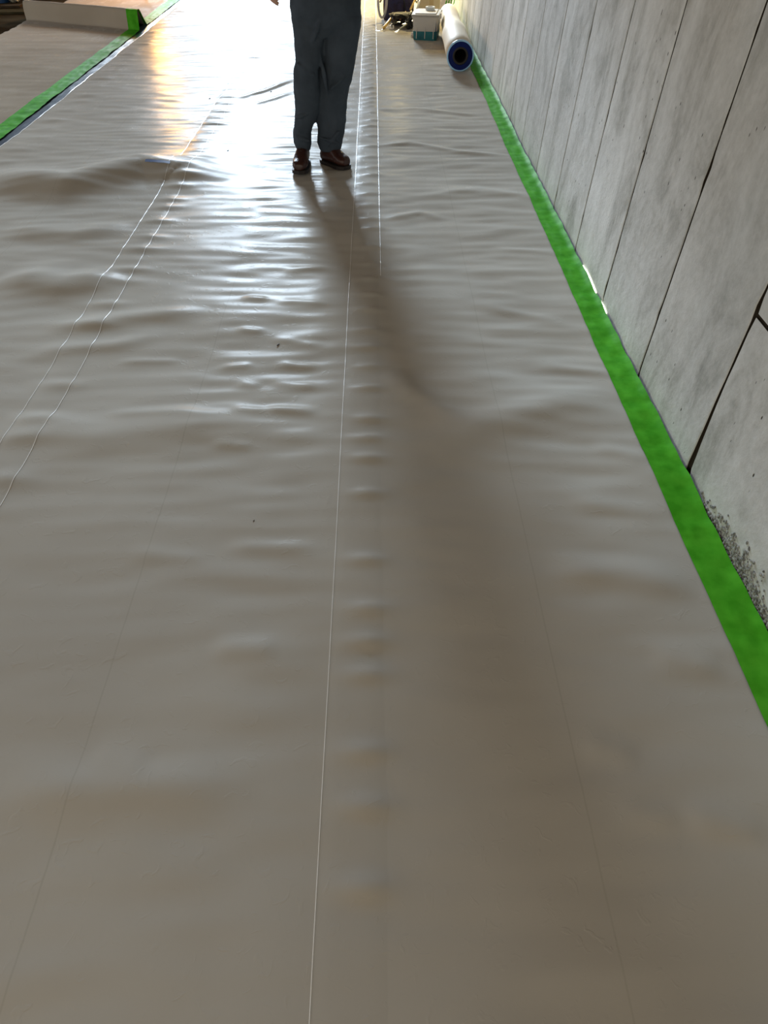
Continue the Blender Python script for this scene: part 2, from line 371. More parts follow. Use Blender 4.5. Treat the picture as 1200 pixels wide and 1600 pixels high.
# honeycombed gravel at the foot of the nearest panel
bm = bmesh.new(); rr = random.Random(11)
for i in range(1000):
    t = rr.random(); y = rr.triangular(.98, 1.62, 1.28); z = abs(rr.gauss(0, .042)) * (1 - abs(y - 1.28) / .45 * .7) + .002
    if z > .13: continue
    s = rr.uniform(.0018, .006); c = Vector(wp(y, z, -.001))
    r_ = bmesh.ops.create_icosphere(bm, subdivisions=1, radius=s)
    for v in r_['verts']:
        v.co = Vector((v.co.x * .7, v.co.y * rr.uniform(.7, 1.5), v.co.z * rr.uniform(.7, 1.5))) + c
M_GRAVEL = mottled('spalled_gravel', (.10, .098, .09), (.42, .42, .40), scale=90, rough=.9)
tag(bm_obj('spalled_gravel', bm, M_GRAVEL, wall), kind='stuff')
# two slits of daylight between wall foot and tape
M_DAY = material('daylight_slit', (1, 1, .9), .5, .2, emit=(1, 1, .82), estr=3.0)
for (xa, ya_), (xb, yb_), hh in (((904, 421), (918, 462), .016), ((933, 478), (938, 494), .012)):
    A = fl(xa, ya_); B = fl(xb, yb_)
    vs = []; n = 9
    for i in range(n):
        y = A[1] + (B[1] - A[1]) * i / (n - 1); h = hh * (.45 + .55 * math.sin(math.pi * (i + .6) / (n + .2))) * random.uniform(.75, 1.1)
        z0 = .012
        vs += [wp(y, z0, -.006), wp(y, z0 + h, -.004), wp(y, z0 + h, .004), wp(y, z0, .004)]
    fs = []
    for i in range(n - 1):
        for k in range(4): fs.append((i * 4 + k, i * 4 + (k + 1) % 4, i * 4 + 4 + (k + 1) % 4, i * 4 + 4 + k))
    mesh_obj('daylight_slit', vs, fs, M_DAY, wall)

# ------------------------------------------------------------------ the floor membrane
mem = empty('floor_membrane', (0, 0, 0), 'large glossy cream plastic membrane covering the floor up to the concrete wall', 'floor covering')
YR = yrows(-2.4, 13.9)
def strip(x0, x1, over_l=None, over_r=None, seed=0):
    """over_l / over_r: x of the buried edge of the neighbour below, a low step under this strip"""
    xs = np.linspace(x0, x1, int((x1 - x0) / .016) + 1)
    ex = xs
    X, Y = np.meshgrid(np.array(ex), YR); Z = relief(X, Y)
    wav = .004 * gnoise(Y * 2.2, X * 0 + seed, 7)
    Xw = X.copy()
    if over_r is not None:
        Z += .0014 * np.clip((X - over_r) / .02, 0, 1) * np.clip((x1 - X) / .04, .3, 1); Xw[:, -3:] += wav[:, -3:]
    if over_l is not None:
        Z += .0014 * np.clip((over_l - X) / .02, 0, 1) * np.clip((X - x0) / .04, .3, 1); Xw[:, :3] += wav[:, :3]
    Z[:, 0] -= .0009; Z[:, -1] -= .0009
    Z = np.maximum(Z, .0008)
    return grid_obj('membrane_strip', np.stack([Xw, Y, Z], 2), M_SHEET, mem)
strip(-.13, .975, seed=1)
strip(-1.30, .018, over_l=-1.18, over_r=-.125, seed=2)
strip(-2.585, -1.185, seed=3)
def bead(x, wdt, lift, name='weld_bead', y0=0.1, seed=1):
    ys = YR[YR > y0]; jx = .0014 * gnoise(ys * 1.3, ys * 0 + seed * 3.1, seed)
    if x < -1.2: jx = jx + .035 * np.clip((ys - 6.35) / .25, 0, 1) ** 2 - .045 * np.clip((ys - 6.7) / 4, 0, 1)
    zs = relief(x + jx, ys) + lift
    cols = [(-wdt, 0), (-wdt * .5, .0002), (wdt * .5, .0002), (wdt, 0)]
    P = np.stack([np.stack([x + jx + dx, ys, zs + dz], 1) for dx, dz in cols], 1)
    grid_obj(name, P, M_BEAD, mem)
bead(-.128, .0010, .0012, seed=2)
bead(.020, .0010, .0010, y0=3.2, seed=3)
bead(-1.300, .0013, .0012, seed=4)
bead(-1.178, .0012, .0022, seed=5)

# second sheet on the left, with its upright fold
M_SHEET2 = sheet_material('cream_membrane_left', (.37, .32, .255), (.43, .38, .31))
def fold_z(X, Y):
    y0 = 9.55 + (-2.75 - X) * .48; d = Y - y0
    up = np.clip(d / .07, 0, 1); up = up * up * (3 - 2 * up); dn = np.clip(1 - (d - .10) / .26, 0, 1); dn = dn * dn * (3 - 2 * dn)
    return .185 * up * dn
def relief2(X, Y):
    Z = .012 + .0045 * gnoise(X * 1.2, Y * 3.2, 21) + .003 * gnoise(X * 3, Y * 8, 22) + .006 * gnoise(X * .6, Y * 1.1, 23)
    return np.maximum(Z, .003) + fold_z(X, Y)
ys2 = np.concatenate([np.arange(-2, 5, .05), np.arange(5, 9.3, .02), np.arange(9.3, 11.2, .01), np.arange(11.2, 13.9, .03)])
xs2 = np.linspace(-4.2, -2.70, 90); X, Y = np.meshgrid(xs2, ys2); Z = relief2(X, Y)
lf = np.clip(1 - (X + 4.2) / .3, 0, 1); X2 = X + lf * (.05 * gnoise(Y * 1.1, Y * 0, 31) + .02 * gnoise(Y * 7, Y * 0, 32) + .012 * gnoise(Y * 23, Y * 0, 33))
Z[:, 0] = np.maximum(Z[:, 0] - .006, 0.001)
o = grid_obj('membrane_offcut', np.stack([X2, Y, Z], 2), M_SHEET2)
tag(o, 'second cream membrane sheet beyond the navy strip, with an upright fold across it', 'floor covering')

def tape(name, edge0, edge1, zf, y0, y1, label, curl=0.0, seed=0):
    ys = np.unique(np.concatenate([yrows(y0, y1), np.arange(9, 10.6, .008)])); n = 12; cols = []
    for k in range(n + 1):
        t = k / n
        e0 = edge0 + .004 * gnoise(ys * 1.5, ys * 0, seed + 1); e1 = edge1 + (.006 if not curl else .0035) * gnoise(ys * 6, ys * 0, seed + 2)
        x = e0 * (1 - t) + e1 * t
        z = np.maximum(np.maximum(zf(x, ys), zf(x, ys + .012)), zf(x, ys - .012)) + .0015 + .0030 * (gnoise(ys * 12, x * 18, seed + 3) + .3) * (t > .3)
        if curl: z = z + curl * np.clip((t - .72) / .28, 0, 1) ** 1.7 * (1 + .6 * gnoise(ys * 7, ys * 0, seed + 4))
        cols.append(np.stack([x, ys, z], 1))
    P = np.stack(cols, 1)
    o = grid_obj(name, P, M_TAPE)
    return tag(o, label, 'tape')
tape('green_tape', .905, 1.010, lambda x, y: relief(x, y) + .0015, -.6, 13.8, 'bright green tape sealing the membrane edge along the foot of the concrete wall', curl=.010, seed=40)
tape('green_tape', -2.82, -2.672, lambda x, y: relief2(x, y), 2.5, 13.8, 'green tape along the left sheet, running up over the upright fold', seed=50)
# navy film between the two sheets
ys = np.arange(2.0, 13.8, .03); xs = np.linspace(-2.74, -2.55, 9); X, Y = np.meshgrid(xs, ys)
Z = .004 + .0025 * (gnoise(X * 18, Y * 9, 61) + .5)
o = grid_obj('plastic_film', np.stack([X, Y, np.maximum(Z, .001)], 2), M_NAVY)
tag(o, 'dark navy plastic film strip showing between the two membrane sheets', 'plastic film')
# white cut lip of the main sheet along the film
ys = YR[(YR > 5) & (YR < 11)]; P = []
for dx, dz in ((-.003, -.005), (-.004, .003), (.0, .006), (.004, .003)):
    amp = np.clip(gnoise(ys * 3.5, ys * 0, 71) + .35, 0, 1)
    P.append(np.stack([-2.583 + dx + .006 * gnoise(ys * 5, ys * 0, 70), ys, relief(np.full_like(ys, -2.58), ys) + dz * amp], 1))
grid_obj('cut_edge', np.stack(P, 1), M_BEAD, mem)

# ------------------------------------------------------------------ small things on the sheet
def crumb(x, y, s, seed, lab):
    rr = random.Random(seed); bm = bmesh.new(); bmesh.ops.create_icosphere(bm, subdivisions=1, radius=1)
    for v in bm.verts: v.co = Vector((v.co.x * s * rr.uniform(.6, 1), v.co.y * s * 2.6 * rr.uniform(.7, 1.1), v.co.z * s * .5))
    p = fl(x, y); o = bm_obj('debris_crumb', bm, M_CR, loc=(p[0], p[1], relief1(*p) + s * .45)); o.rotation_euler[2] = -.5
    tag(o, lab, 'debris', 'crumbs on the membrane')
M_CR = material('dark_crumb', (.05, .04, .03), .8)
for i, (x, y, s, lab) in enumerate(((435, 544, .0045, 'dark crumb on the middle strip, well in front of the person, left of the shadow'),
        (357, 241, .005, 'dark crumb level with the boots, halfway to the left weld seam'), (398, 821, .002, 'tiniest dark crumb, nearest of them all to the camera'),
        (328, 158, .006, 'dark crumb just left of the bend in the left weld seam'), (424, 148, .006, 'dark crumb beside the slanting fold left of the knees'))): crumb(x, y, s, i, lab)
a, b = fl(232, 274), fl(270, 275)
bm = bmesh.new(); n = 10; rows = []
for i in range(n):
    x = a[0] + (b[0] - a[0]) * i / (n - 1); y = a[1] + (b[1] - a[1]) * i / (n - 1); 
    rows.append([(x, y + d, relief1(x, y + d) + .0022) for d in (-.012 - .004 * random.random(), .012 + .004 * random.random())])
o = grid_obj('blue_tape_scrap', np.array(rows), material('blue_tape', (.03, .08, .30), .5))
tag(o, 'short strip of blue tape on the ridge of the big left wrinkle', 'tape scrap')

# ------------------------------------------------------------------ membrane roll by the wall
M_ROLL = mottled('roll_cream', (.70, .64, .52), (.78, .72, .60), scale=3, rough=.6, spec=.1)
M_BLUE = material('blue_core', (.006, .016, .13), .5, .2); M_LBLUE = material('pale_blue_film', (.35, .6, .85), .3)
M_BLACK = material('black_void', (.006, .006, .007), .8)
roll = empty('membrane_roll', (.785, 7.46, .0), 'cream roll of membrane with dark blue end lying along the wall', 'roll', rz=.0)
R0 = .122
Mx = Matrix.Translation((0, 0, R0 + .012)) @ Matrix.Rotation(-math.pi / 2, 4, 'X') 
def rl(name, prof, mat, seg=40):
    bm = bmesh.new(); b_lathe(bm, prof, seg, Mx); o = bm_obj(name, bm, mat, roll, smooth=False)
    for p in o.data.polygons: p.use_smooth = True
    return o
rl('wound_sheet', [(R0 - .006, .0), (R0, .004), (R0 + .001, .3), (R0, .8), (R0 + .002, 1.04), (R0 - .006, 1.052), (R0 - .018, 1.055), (R0 - .018, 1.5), (R0 - .016, 2.0), (R0 - .018, 2.2), (.058, 2.2)], M_ROLL)
rl('end_film', [(R0 + .001, .03), (R0 + .003, .0), (R0 - .004, -.004), (R0 - .010, -.003)], M_LBLUE)
pr = []
for i in range(8):
    r = R0 - .010 - i * .0062; pr += [(r, -.003 + (i % 2) * .006), (r - .004, -.003 + (i % 2) * .006)]
rl('wound_end', pr, M_BLUE)
rl('core_tube', [(.072, .003), (.070, -.006), (.055, -.006), (.053, .004), (.053, 1.2), (.053, 2.19)], material('core_brown', (.02, .014, .012), .7))
bm = bmesh.new(); R = b_lathe(bm, [(.053, .9), (.002, .9)], 24, Mx); bm_obj('core_plug', bm, M_BLACK, roll)
roll.rotation_euler[2] = math.atan2(.785 - .85, 2.2) * 1.0
# ------------------------------------------------------------------ storage tote
tz = .012
M_CLR = material('frosted_plastic', (.50, .47, .43), .4); M_CLR.node_tree.nodes['Principled BSDF'].inputs['Transmission Weight'].default_value = .0
M_LID = mottled('grey_lid', (.33, .31, .28), (.40, .37, .33), scale=9, rough=.5)
M_TEAL = mottled('teal_contents', (.0, .10, .13), (.01, .17, .19), scale=14, rough=.5)
tote = empty('storage_tote', (.565, 9.04, tz), 'grey translucent storage tote with teal contents between tools and roll', 'storage box', rz=-.16)
W_, D_, H_ = .275, .36, .215
bm = bmesh.new(); t = .004
def frus(bm, w0, d0, w1, d1, z0, z1):
    lo = [bm.verts.new((sx * w0 / 2, sy * d0 / 2, z0)) for sx, sy in ((-1, -1), (1, -1), (1, 1), (-1, 1))]
    hi = [bm.verts.new((sx * w1 / 2, sy * d1 / 2, z1)) for sx, sy in ((-1, -1), (1, -1), (1, 1), (-1, 1))]
    fs = [bm.faces.new((lo[i], lo[(i + 1) % 4], hi[(i + 1) % 4], hi[i])) for i in range(4)]
    return lo, hi, fs
lo, hi, _ = frus(bm, W_ * .88, D_ * .9, W_, D_, 0, H_); bm.faces.new(lo[::-1])
lo2, hi2, _ = frus(bm, W_ * .88 - t * 2, D_ * .9 - t * 2, W_ - t * 2, D_ - t * 2, t, H_)
bm.faces.new(lo2)
for i in range(4): bm.faces.new((hi[i], hi[(i + 1) % 4], hi2[(i + 1) % 4], hi2[i]))
bmesh.ops.bevel(bm, geom=[e for e in bm.edges if abs(e.verts[0].co.z - e.verts[1].co.z) > .05], offset=.02, segments=3, affect='EDGES')
bm_obj('body', bm, M_CLR, tote)
for sx in (-.09, .0, .09):
    bm = bmesh.new(); b_box(bm, (sx, -D_ * .475 - .001, H_ * .5), (.008, .006, H_ * .8), .002, rot=Matrix.Rotation(-.12, 4, 'X')); bm_obj('rib', bm, M_CLR, tote)
bm = bmesh.new(); frus(bm, W_ * .88 + .004, D_ * .9 + .004, W_ * .93 + .004, D_ * .94 + .004, .001, .085); bmesh.ops.bevel(bm, geom=[e for e in bm.edges if abs(e.verts[0].co.z - e.verts[1].co.z) > .05], offset=.02, segments=3, affect='EDGES'); q = bm_obj('tinted_base', bm, M_TEAL, tote); q.modifiers.new('s', 'SOLIDIFY').thickness = .002; tag(q, 'teal lower band of the tote')
bm = bmesh.new(); b_box(bm, (.09, -D_ * .44, .11), (.05, .012, .11), .003); bm_obj('side_pack', bm, material('blue_pack', (.02, .07, .16), .4), tote)
bm = bmesh.new(); b_box(bm, (0, 0, H_ + .008), (W_ + .02, D_ + .02, .022), .008); b_box(bm, (0, 0, H_ + .02), (W_ - .05, D_ - .05, .014), .006)
bm_obj('lid', bm, M_LID, tote)
for sx in (-1, 1):
    bm = bmesh.new(); b_box(bm, (sx * (W_ / 2 + .012), 0, H_ - .01), (.012, .09, .05), .004); bm_obj('latch', bm, material('pale_latch', (.65, .62, .58), .4), tote)
tr = empty('tape_ring', (.60, 9.10, tz + H_ + .027), 'white roll of tape lying on the tote lid', 'tape roll')
bm = bmesh.new(); b_lathe(bm, [(.050, 0), (.050, .03), (.032, .03), (.032, 0), (.050, 0)], 28); bm_obj('wound_tape', bm, material('white_tape', (.75, .8, .78), .4), tr)
bm = bmesh.new(); b_lathe(bm, [(.0318, .001), (.0318, .029), (.029, .029), (.029, .001), (.0318, .001)], 28); bm_obj('core', bm, material('card_core', (.4, .33, .22), .8), tr)
# crumpled white film with green tape ends between the tote and the roll
def crumple(name, c, r, mat, seed, label, cat, sub=3, flat=.6, parent=None):
    bm = bmesh.new(); bmesh.ops.create_icosphere(bm, subdivisions=sub, radius=1)
    for v in bm.verts:
        q = np.array([v.co.x * 2.2 + seed]); q2 = np.array([v.co.y * 2.2 + v.co.z * 1.9])
        k = 1 + .55 * float(gnoise(q, q2, seed)[0]) + .3 * float(gnoise(q * 2.7, q2 * 2.7, seed + 1)[0])
        v.co = Vector((v.co.x * r[0] * k, v.co.y * r[1] * k, v.co.z * r[2] * k))
    zmin = min(v.co.z for v in bm.verts)
    for v in bm.verts: v.co.z -= zmin
    o = bm_obj(name, bm, mat, parent, loc=c)
    if label: tag(o, label, cat)
    return o
crumple('crumpled_film', (.84, 9.86, .012), (.075, .09, .13), mottled('pinkish_film', (.7, .6, .55), (.85, .8, .76), scale=12, rough=.3), 3, 'crumpled whitish film bunched behind the tote by the roll', 'plastic film')
o = empty('tape_tail', (.86, 9.74, .28), 'curled green tape scraps on the crumpled film above the roll', 'tape scrap')
o.location.z = .22
for i in range(4):
    bm = bmesh.new(); pts = [(-.05 + .03 * i, -.02, .0), (-.04 + .03 * i, .0, .035), (-.01 + .03 * i, .02, .05 + .01 * i), (.02 + .03 * i, .05, .03)]
    vs = []
    for p in pts: vs.append((bm.verts.new(p), bm.verts.new((p[0] + .014, p[1] + .004, p[2] + .006))))
    for k in range(3): bm.faces.new((vs[k][0], vs[k][1], vs[k + 1][1], vs[k + 1][0]))
    q = bm_obj('tape_curl', bm, M_TAPE, o); md = q.modifiers.new('s', 'SOLIDIFY'); md.thickness = .002
# cardboard box behind the tote
cb = empty('cardboard_box', (.70, 10.30, tz), 'cream cardboard box standing behind the grey tote', 'box', rz=-.12)
M_CARD = mottled('cream_card', (.55, .47, .32), (.62, .54, .38), scale=6, rough=.7)
bm = bmesh.new(); b_box(bm, (0, 0, .14), (.34, .28, .28), .004); bm_obj('carton', bm, M_CARD, cb)
for sx in (-1, 1):
    bm = bmesh.new(); b_box(bm, (sx * .086, 0, .2835), (.164, .278, .004), .001); bm_obj('flap', bm, M_CARD, cb)
bm = bmesh.new(); b_box(bm, (0, -.1415, .2), (.05, .001, .14)); bm_obj('closing_tape', bm, material('tan_tape', (.5, .38, .2), .4), cb)

# ------------------------------------------------------------------ tool bag and the tools in front of it
M_BAGF = mottled('navy_purple_canvas', (.018, .010, .03), (.02, .02, .07), scale=20, rough=.8, bump=.4, bscale=200)
bag = empty('tool_bag', (.29, 10.18, tz), 'dark navy canvas tool bag with grey loop handle left of the tote', 'bag', rz=-.1)
bm = bmesh.new()
b_loft(bm, [((0, 0, .0), .17, .12, 0, .6), ((0, 0, .02), .18, .13, 0, .6), ((0, 0, .15), .185, .13, 0, .65), ((0, 0, .27), .175, .115, 0, .75), ((0, 0, .33), .16, .09, 0, .9)], 28)
bm_obj('body', bm, M_BAGF, bag, smooth=True)
bm = bmesh.new(); b_tube(bm, [(-.15, -.09, .33), (-.10, -.095, .332), (.1, -.095, .332), (.15, -.09, .33), (.16, 0, .33), (.15, .09, .33), (-.15, .09, .33), (-.16, 0, .33)], .009, 8, closed=True); bm_obj('rim', bm, material('bag_rim', (.05, .05, .06), .5), bag)
M_GREYP = material('grey_handle', (.42, .40, .39), .5)
pts = [(-.175 + .05 * math.cos(a), -.21 + .05 * math.sin(a), .215 + .16 * math.sin(a)) for a in [math.radians(d) for d in range(0, 360, 15)]]
bm = bmesh.new(); b_tube(bm, pts, (.014), 10, closed=True); bm_obj('loop_handle', bm, M_GREYP, bag, smooth=True)
for sx in (.03, .12):
    bm = bmesh.new(); b_box(bm, (sx, -.132, .12), (.075, .02, .13), .008); q = bm_obj('pocket', bm, M_BAGF, bag)
bm = bmesh.new(); b_tube(bm, [(.06, -.12, .33), (.07, -.16, .22), (.10, -.165, .10), (.12, -.16, .03)], .007, 8); bm_obj('strap', bm, M_BLACK, bag)
def stick(name, pa, pb, r, mat, label, cat, head=None, headmat=None):
    A, B = Vector(pa), Vector(pb); o = empty(name, A, label, cat); d = B - A
    bm = bmesh.new(); b_tube(bm, [(0, 0, 0), d * .08, d * .5, d * .92, d], [r * .7, r, r * .85, r, r * .6], 10); bm_obj('handle', bm, mat, o, smooth=True)
    if head == 'brush':
        n = d.normalized(); bm = bmesh.new(); b_tube(bm, [-n * .001, -n * .025], [(.012, r * 1.3), (.022, .007)], 10); bm_obj('ferrule', bm, material('ferrule', (.5, .5, .48), .3, metal=.9), o)
        bm = bmesh.new(); b_tube(bm, [-n * .025, -n * .075], [(.022, .007), (.026, .004)], 10); bm_obj('bristles', bm, headmat, o)
    if head == 'roller':
        n = d.normalized(); s = n.cross(Vector((0, 0, 1))).normalized()
        bm = bmesh.new(); b_tube(bm, [(0, 0, 0), -n * .05, -n * .07 + s * .05, -n * .10 + s * .05], .003, 8); bm_obj('frame', bm, material('steel_wire', (.5, .5, .5), .3, metal=1), o)
        bm = bmesh.new(); b_tube(bm, [-n * .10 + s * .06, -n * .10 - s * .05], .018, 14); bm_obj('roller', bm, headmat, o, smooth=True)
    if head == 'blade':
        n = d.normalized(); bm = bmesh.new(); s = n.cross(Vector((0, 0, 1))).normalized()
        q = [(-n * .0 - s * .008), (-n * .0 + s * .008), (-n * .07 + s * .022), (-n * .07 - s * .022)]
        vs = [bm.verts.new(v) for v in q]; bm.faces.new(vs); k = bm_obj('blade', bm, material('steel_blade', (.6, .6, .6), .25, metal=1), o); k.modifiers.new('s', 'SOLIDIFY').thickness = .0015
    return o
M_YEL = material('yellow_wood', (.75, .48, .12), .45); M_WHT = material('white_plastic', (.8, .76, .68), .4); M_ORG = material('brown_wood', (.38, .17, .06), .5); M_OLV = material('olive_plastic', (.3, .29, .18), .5)
def fp(x, y, z): p = fl(x, y, z); return (p[0], p[1], z)
def ty(x, y, Y): v = atY(x, y, Y); v.z = max(v.z, .03); return v
stick('hand_roller', ty(599, 45, 9.50), ty(612, 28, 9.72), .016, M_YEL, 'hand roller with a pale yellow wooden handle in front of the bag', 'tool', 'roller', M_WHT)
stick('seam_brush', ty(615, 38, 9.56), ty(624, 22, 9.80), .007, M_OLV, 'thin olive-handled brush leaning among the dark tools', 'tool', 'brush', M_BLACK)
stick('scraper', ty(625, 31, 9.60), ty(634, 18, 9.84), .008, M_ORG, 'scraper with brown wooden handle against the tool bag', 'tool', 'blade')
stick('putty_knife', ty(634, 34, 9.56), ty(643, 17, 9.84), .010, M_WHT, 'putty knife with white handle leaning on the tool pile', 'tool', 'blade')
stick('chisel', ty(624, 46, 9.30), ty(636, 37, 9.40), .008, M_OLV, 'olive-handled chisel low in the pile of dark tools', 'tool', 'blade')
stick('marker_pen', ty(650, 17, 9.62), ty(656, 1, 9.72), .011, M_WHT, 'white stick standing between the tool bag and the tote', 'tool')
stick('folding_rule', ty(641, 16, 9.72), ty(650, -4, 9.86), .012, M_YEL, 'yellow folding rule sticking up beside the bag', 'tool')
stick('screwdriver', ty(649, 27, 9.46), ty(655, 15, 9.58), .012, M_ORG, 'screwdriver with short brown handle by the tote lid', 'tool', 'blade')
p = fp(607, 46, .012)
bm = bmesh.new(); b_loft(bm, [((0, 0, 0), .028, .022), ((0, 0, .03), .030, .024), ((0, 0, .045), .024, .018), ((0, 0, .05), .010, .008), ((0, 0, .062), .010, .008)], 18)
o = bm_obj('white_bottle', bm, M_WHT, loc=(p[0] + .035, p[1] - .03, .012)); tag(o, 'small squat white bottle at the front left of the tool pile', 'bottle')
# black tangled webbing strap
rr = random.Random(4); pts = []
for i in range(110):
    a = i * .83; cx, cy = fl(625, 48); pts.append((cx + .15 * math.sin(a * 1.3) * rr.uniform(.6, 1) + .02, cy + .16 + .12 * math.cos(a * .9 + 1) * rr.uniform(.5, 1), .022 + .11 * abs(math.sin(a * .37)) + rr.uniform(0, .012)))
bm = bmesh.new(); b_tube(bm, pts, [(.004, .013)] * len(pts), 8); o = bm_obj('webbing_strap', bm, mottled('black_webbing', (.01, .008, .012), (.05, .04, .03), scale=40, rough=.6)); tag(o, 'tangled black webbing strap heaped in front of the tool bag', 'strap')
o = crumple('dark_glove', (fl(640, 50)[0], fl(640, 50)[1] + .06, .012), (.05, .05, .05), M_BLACK, 8, 'crumpled black work glove beside the corner of the tote', 'glove', 3)
o = crumple('pale_rag', (fl(645, 60)[0], fl(645, 60)[1] - .0, .012), (.022, .025, .02), material('pale_rag', (.75, .68, .64), .8), 9, 'small pale pinkish rag at the front corner of the tote', 'rag', 3)
# yellow thing far behind the person
yb = empty('yellow_toolbox', (-.03, 12.25, .012), 'small yellow case on the floor far behind the person', 'case')
bm = bmesh.new(); b_box(bm, (0, 0, .06), (.22, .14, .12), .012); bm_obj('case_body', bm, material('yellow_case', (.85, .62, .18), .5), yb)
bm = bmesh.new(); b_box(bm, (.02, -.072, .06), (.07, .01, .03), .003); bm_obj('clasp', bm, M_ORG, yb)
bm = bmesh.new(); b_tube(bm, [(-.05, 0, .12), (-.045, 0, .145), (.045, 0, .145), (.05, 0, .12)], .006, 8); bm_obj('grip', bm, M_BLACK, yb)

# ------------------------------------------------------------------ far left on the bare subfloor
p = fl(-2, 5)
bk = empty('paint_bucket', (p[0], p[1] + .1, 0), 'blue bucket on the bare subfloor in the far left corner', 'bucket')
bm = bmesh.new(); b_lathe(bm, [(.001, .0), (.115, .0), (.125, .24), (.131, .25), (.122, .25), (.112, .01), (.001, .01)], 28); bm_obj('pail', bm, material('blue_pail', (.015, .07, .19), .4), bk)
bm = bmesh.new(); b_tube(bm, [(.13 * math.cos(a), -.02 - .1 * math.sin(a), .235 - .10 * math.sin(a)) for a in [math.radians(d) for d in range(0, 181, 15)]], .003, 6); bm_obj('bail_handle', bm, material('wire', (.5, .5, .5), .3, metal=1), bk)
o = crumple('dust_sheet', (fl(22, 4)[0], fl(22, 4)[1] + .05, 0), (.08, .12, .05), mottled('pale_cloth', (.55, .53, .42), (.7, .68, .58), scale=6, rough=.9), 14, 'crumpled pale dust sheet beside the blue bucket', 'cloth', 4)
def plank(x, y, l, wd, rz, mat, label):
    bm = bmesh.new(); b_box(bm, (0, 0, .0125), (l, wd, .025), .003); o = bm_obj('timber_board', bm, mat, loc=(x, y, .0)); o.rotation_euler[2] = rz
    tag(o, label, 'board')
M_B1 = mottled('olive_board', (.035, .03, .017), (.07, .058, .034), scale=5, stretch=(1, 9, 1), rough=.9, spec=0); M_B2 = mottled('dark_board', (.04, .028, .018), (.08, .06, .04), scale=5, stretch=(1, 9, 1), rough=.9, spec=0)
plank(-5.05, 10.75, 1.25, .24, .10, M_B1, 'olive-brown board on the dark subfloor nearest the left sheet')
plank(-5.3, 11.15, 1.3, .16, .16, M_B2, 'dark narrow board lying behind the olive-brown one')
plank(-5.0, 11.95, 1.3, .2, .06, M_B1, 'dull board farthest back on the bare subfloor')

# ------------------------------------------------------------------ work lamps beyond the frame, seen only as light
def work_lamp(loc, aim, power, col, label, size=(.30, .2)):
    o = empty('work_lamp', (loc[0], loc[1], .03), label, 'lamp'); h = loc[2]
    M_L = material('lamp_black', (.02, .02, .02), .5)
    for k in range(3):
        a = k * 2.094 + .4; bm = bmesh.new(); b_tube(bm, [(0, 0, .42), (.28 * math.cos(a), .28 * math.sin(a), .012)], .011, 8); bm_obj('leg', bm, M_L, o)
    bm = bmesh.new(); b_tube(bm, [(0, 0, .35), (0, 0, h - .04)], .014, 10); bm_obj('pole', bm, M_YEL, o)
    d = (Vector(aim) - Vector(loc)).normalized(); rot = d.to_track_quat('-Z', 'Y')
    bm = bmesh.new(); b_box(bm, (0, 0, .045), (size[0] + .04, size[1] + .04, .07), .01); hd = bm_obj('lamp_head', bm, M_L, o); hd.location = (0, 0, h); hd.rotation_mode = 'QUATERNION'; hd.rotation_quaternion = rot
    l = bpy.data.lights.new('lamp_light', 'AREA'); l.shape = 'RECTANGLE'; l.size, l.size_y = size; l.energy = power; l.color = col
    lo = bpy.data.objects.new('lamp_light', l); C.objects.link(lo); lo.location = Vector(loc) + d * .012; lo.rotation_mode = 'QUATERNION'; lo.rotation_quaternion = rot
work_lamp((-3.2, 12.4, 1.15), (-1.9, 3, .0), 62, (1.0, .50, .12), 'tripod work lamp glowing orange beyond the left sheet', (.22, .9))
work_lamp((.3, 11.1, 1.5), (1.05, 11.25, .5), 100, (1.0, .80, .38), 'tripod work lamp with warm light near the far end of the wall')

# ------------------------------------------------------------------ the person
PY = 4.80
man = empty('person', (-.33, PY, 0), 'person in loose dark slate trousers and brown boots walking on the membrane', 'person')
def to_local(v): return Vector(v) - Vector((-.33, PY, 0))
def px(x, y, Y=PY): return to_local(atY(x, y, Y))
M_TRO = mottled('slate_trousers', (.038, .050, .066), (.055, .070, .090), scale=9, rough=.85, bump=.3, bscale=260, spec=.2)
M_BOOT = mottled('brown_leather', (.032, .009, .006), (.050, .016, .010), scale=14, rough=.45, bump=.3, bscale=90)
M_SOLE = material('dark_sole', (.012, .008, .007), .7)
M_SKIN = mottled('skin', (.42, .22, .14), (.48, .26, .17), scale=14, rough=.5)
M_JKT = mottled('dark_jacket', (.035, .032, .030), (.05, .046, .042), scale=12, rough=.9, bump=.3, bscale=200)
M_HAIR = mottled('brown_hair', (.03, .018, .010), (.06, .035, .02), scale=40, rough=.6, stretch=(1, 1, .2))
def remesh(o, vox, it=4, fac=.5, noise=0.0, nscale=.12):
    m = o.modifiers.new('remesh', 'REMESH'); m.mode = 'VOXEL'; m.voxel_size = vox; m.use_smooth_shade = True
    s = o.modifiers.new('smooth', 'SMOOTH'); s.iterations = it; s.factor = fac
    if noise:
        t = bpy.data.textures.new('folds', 'CLOUDS'); t.noise_scale = nscale; t.noise_depth = 2
        d = o.modifiers.new('disp', 'DISPLACE'); d.texture = t; d.strength = noise; d.mid_level = .5
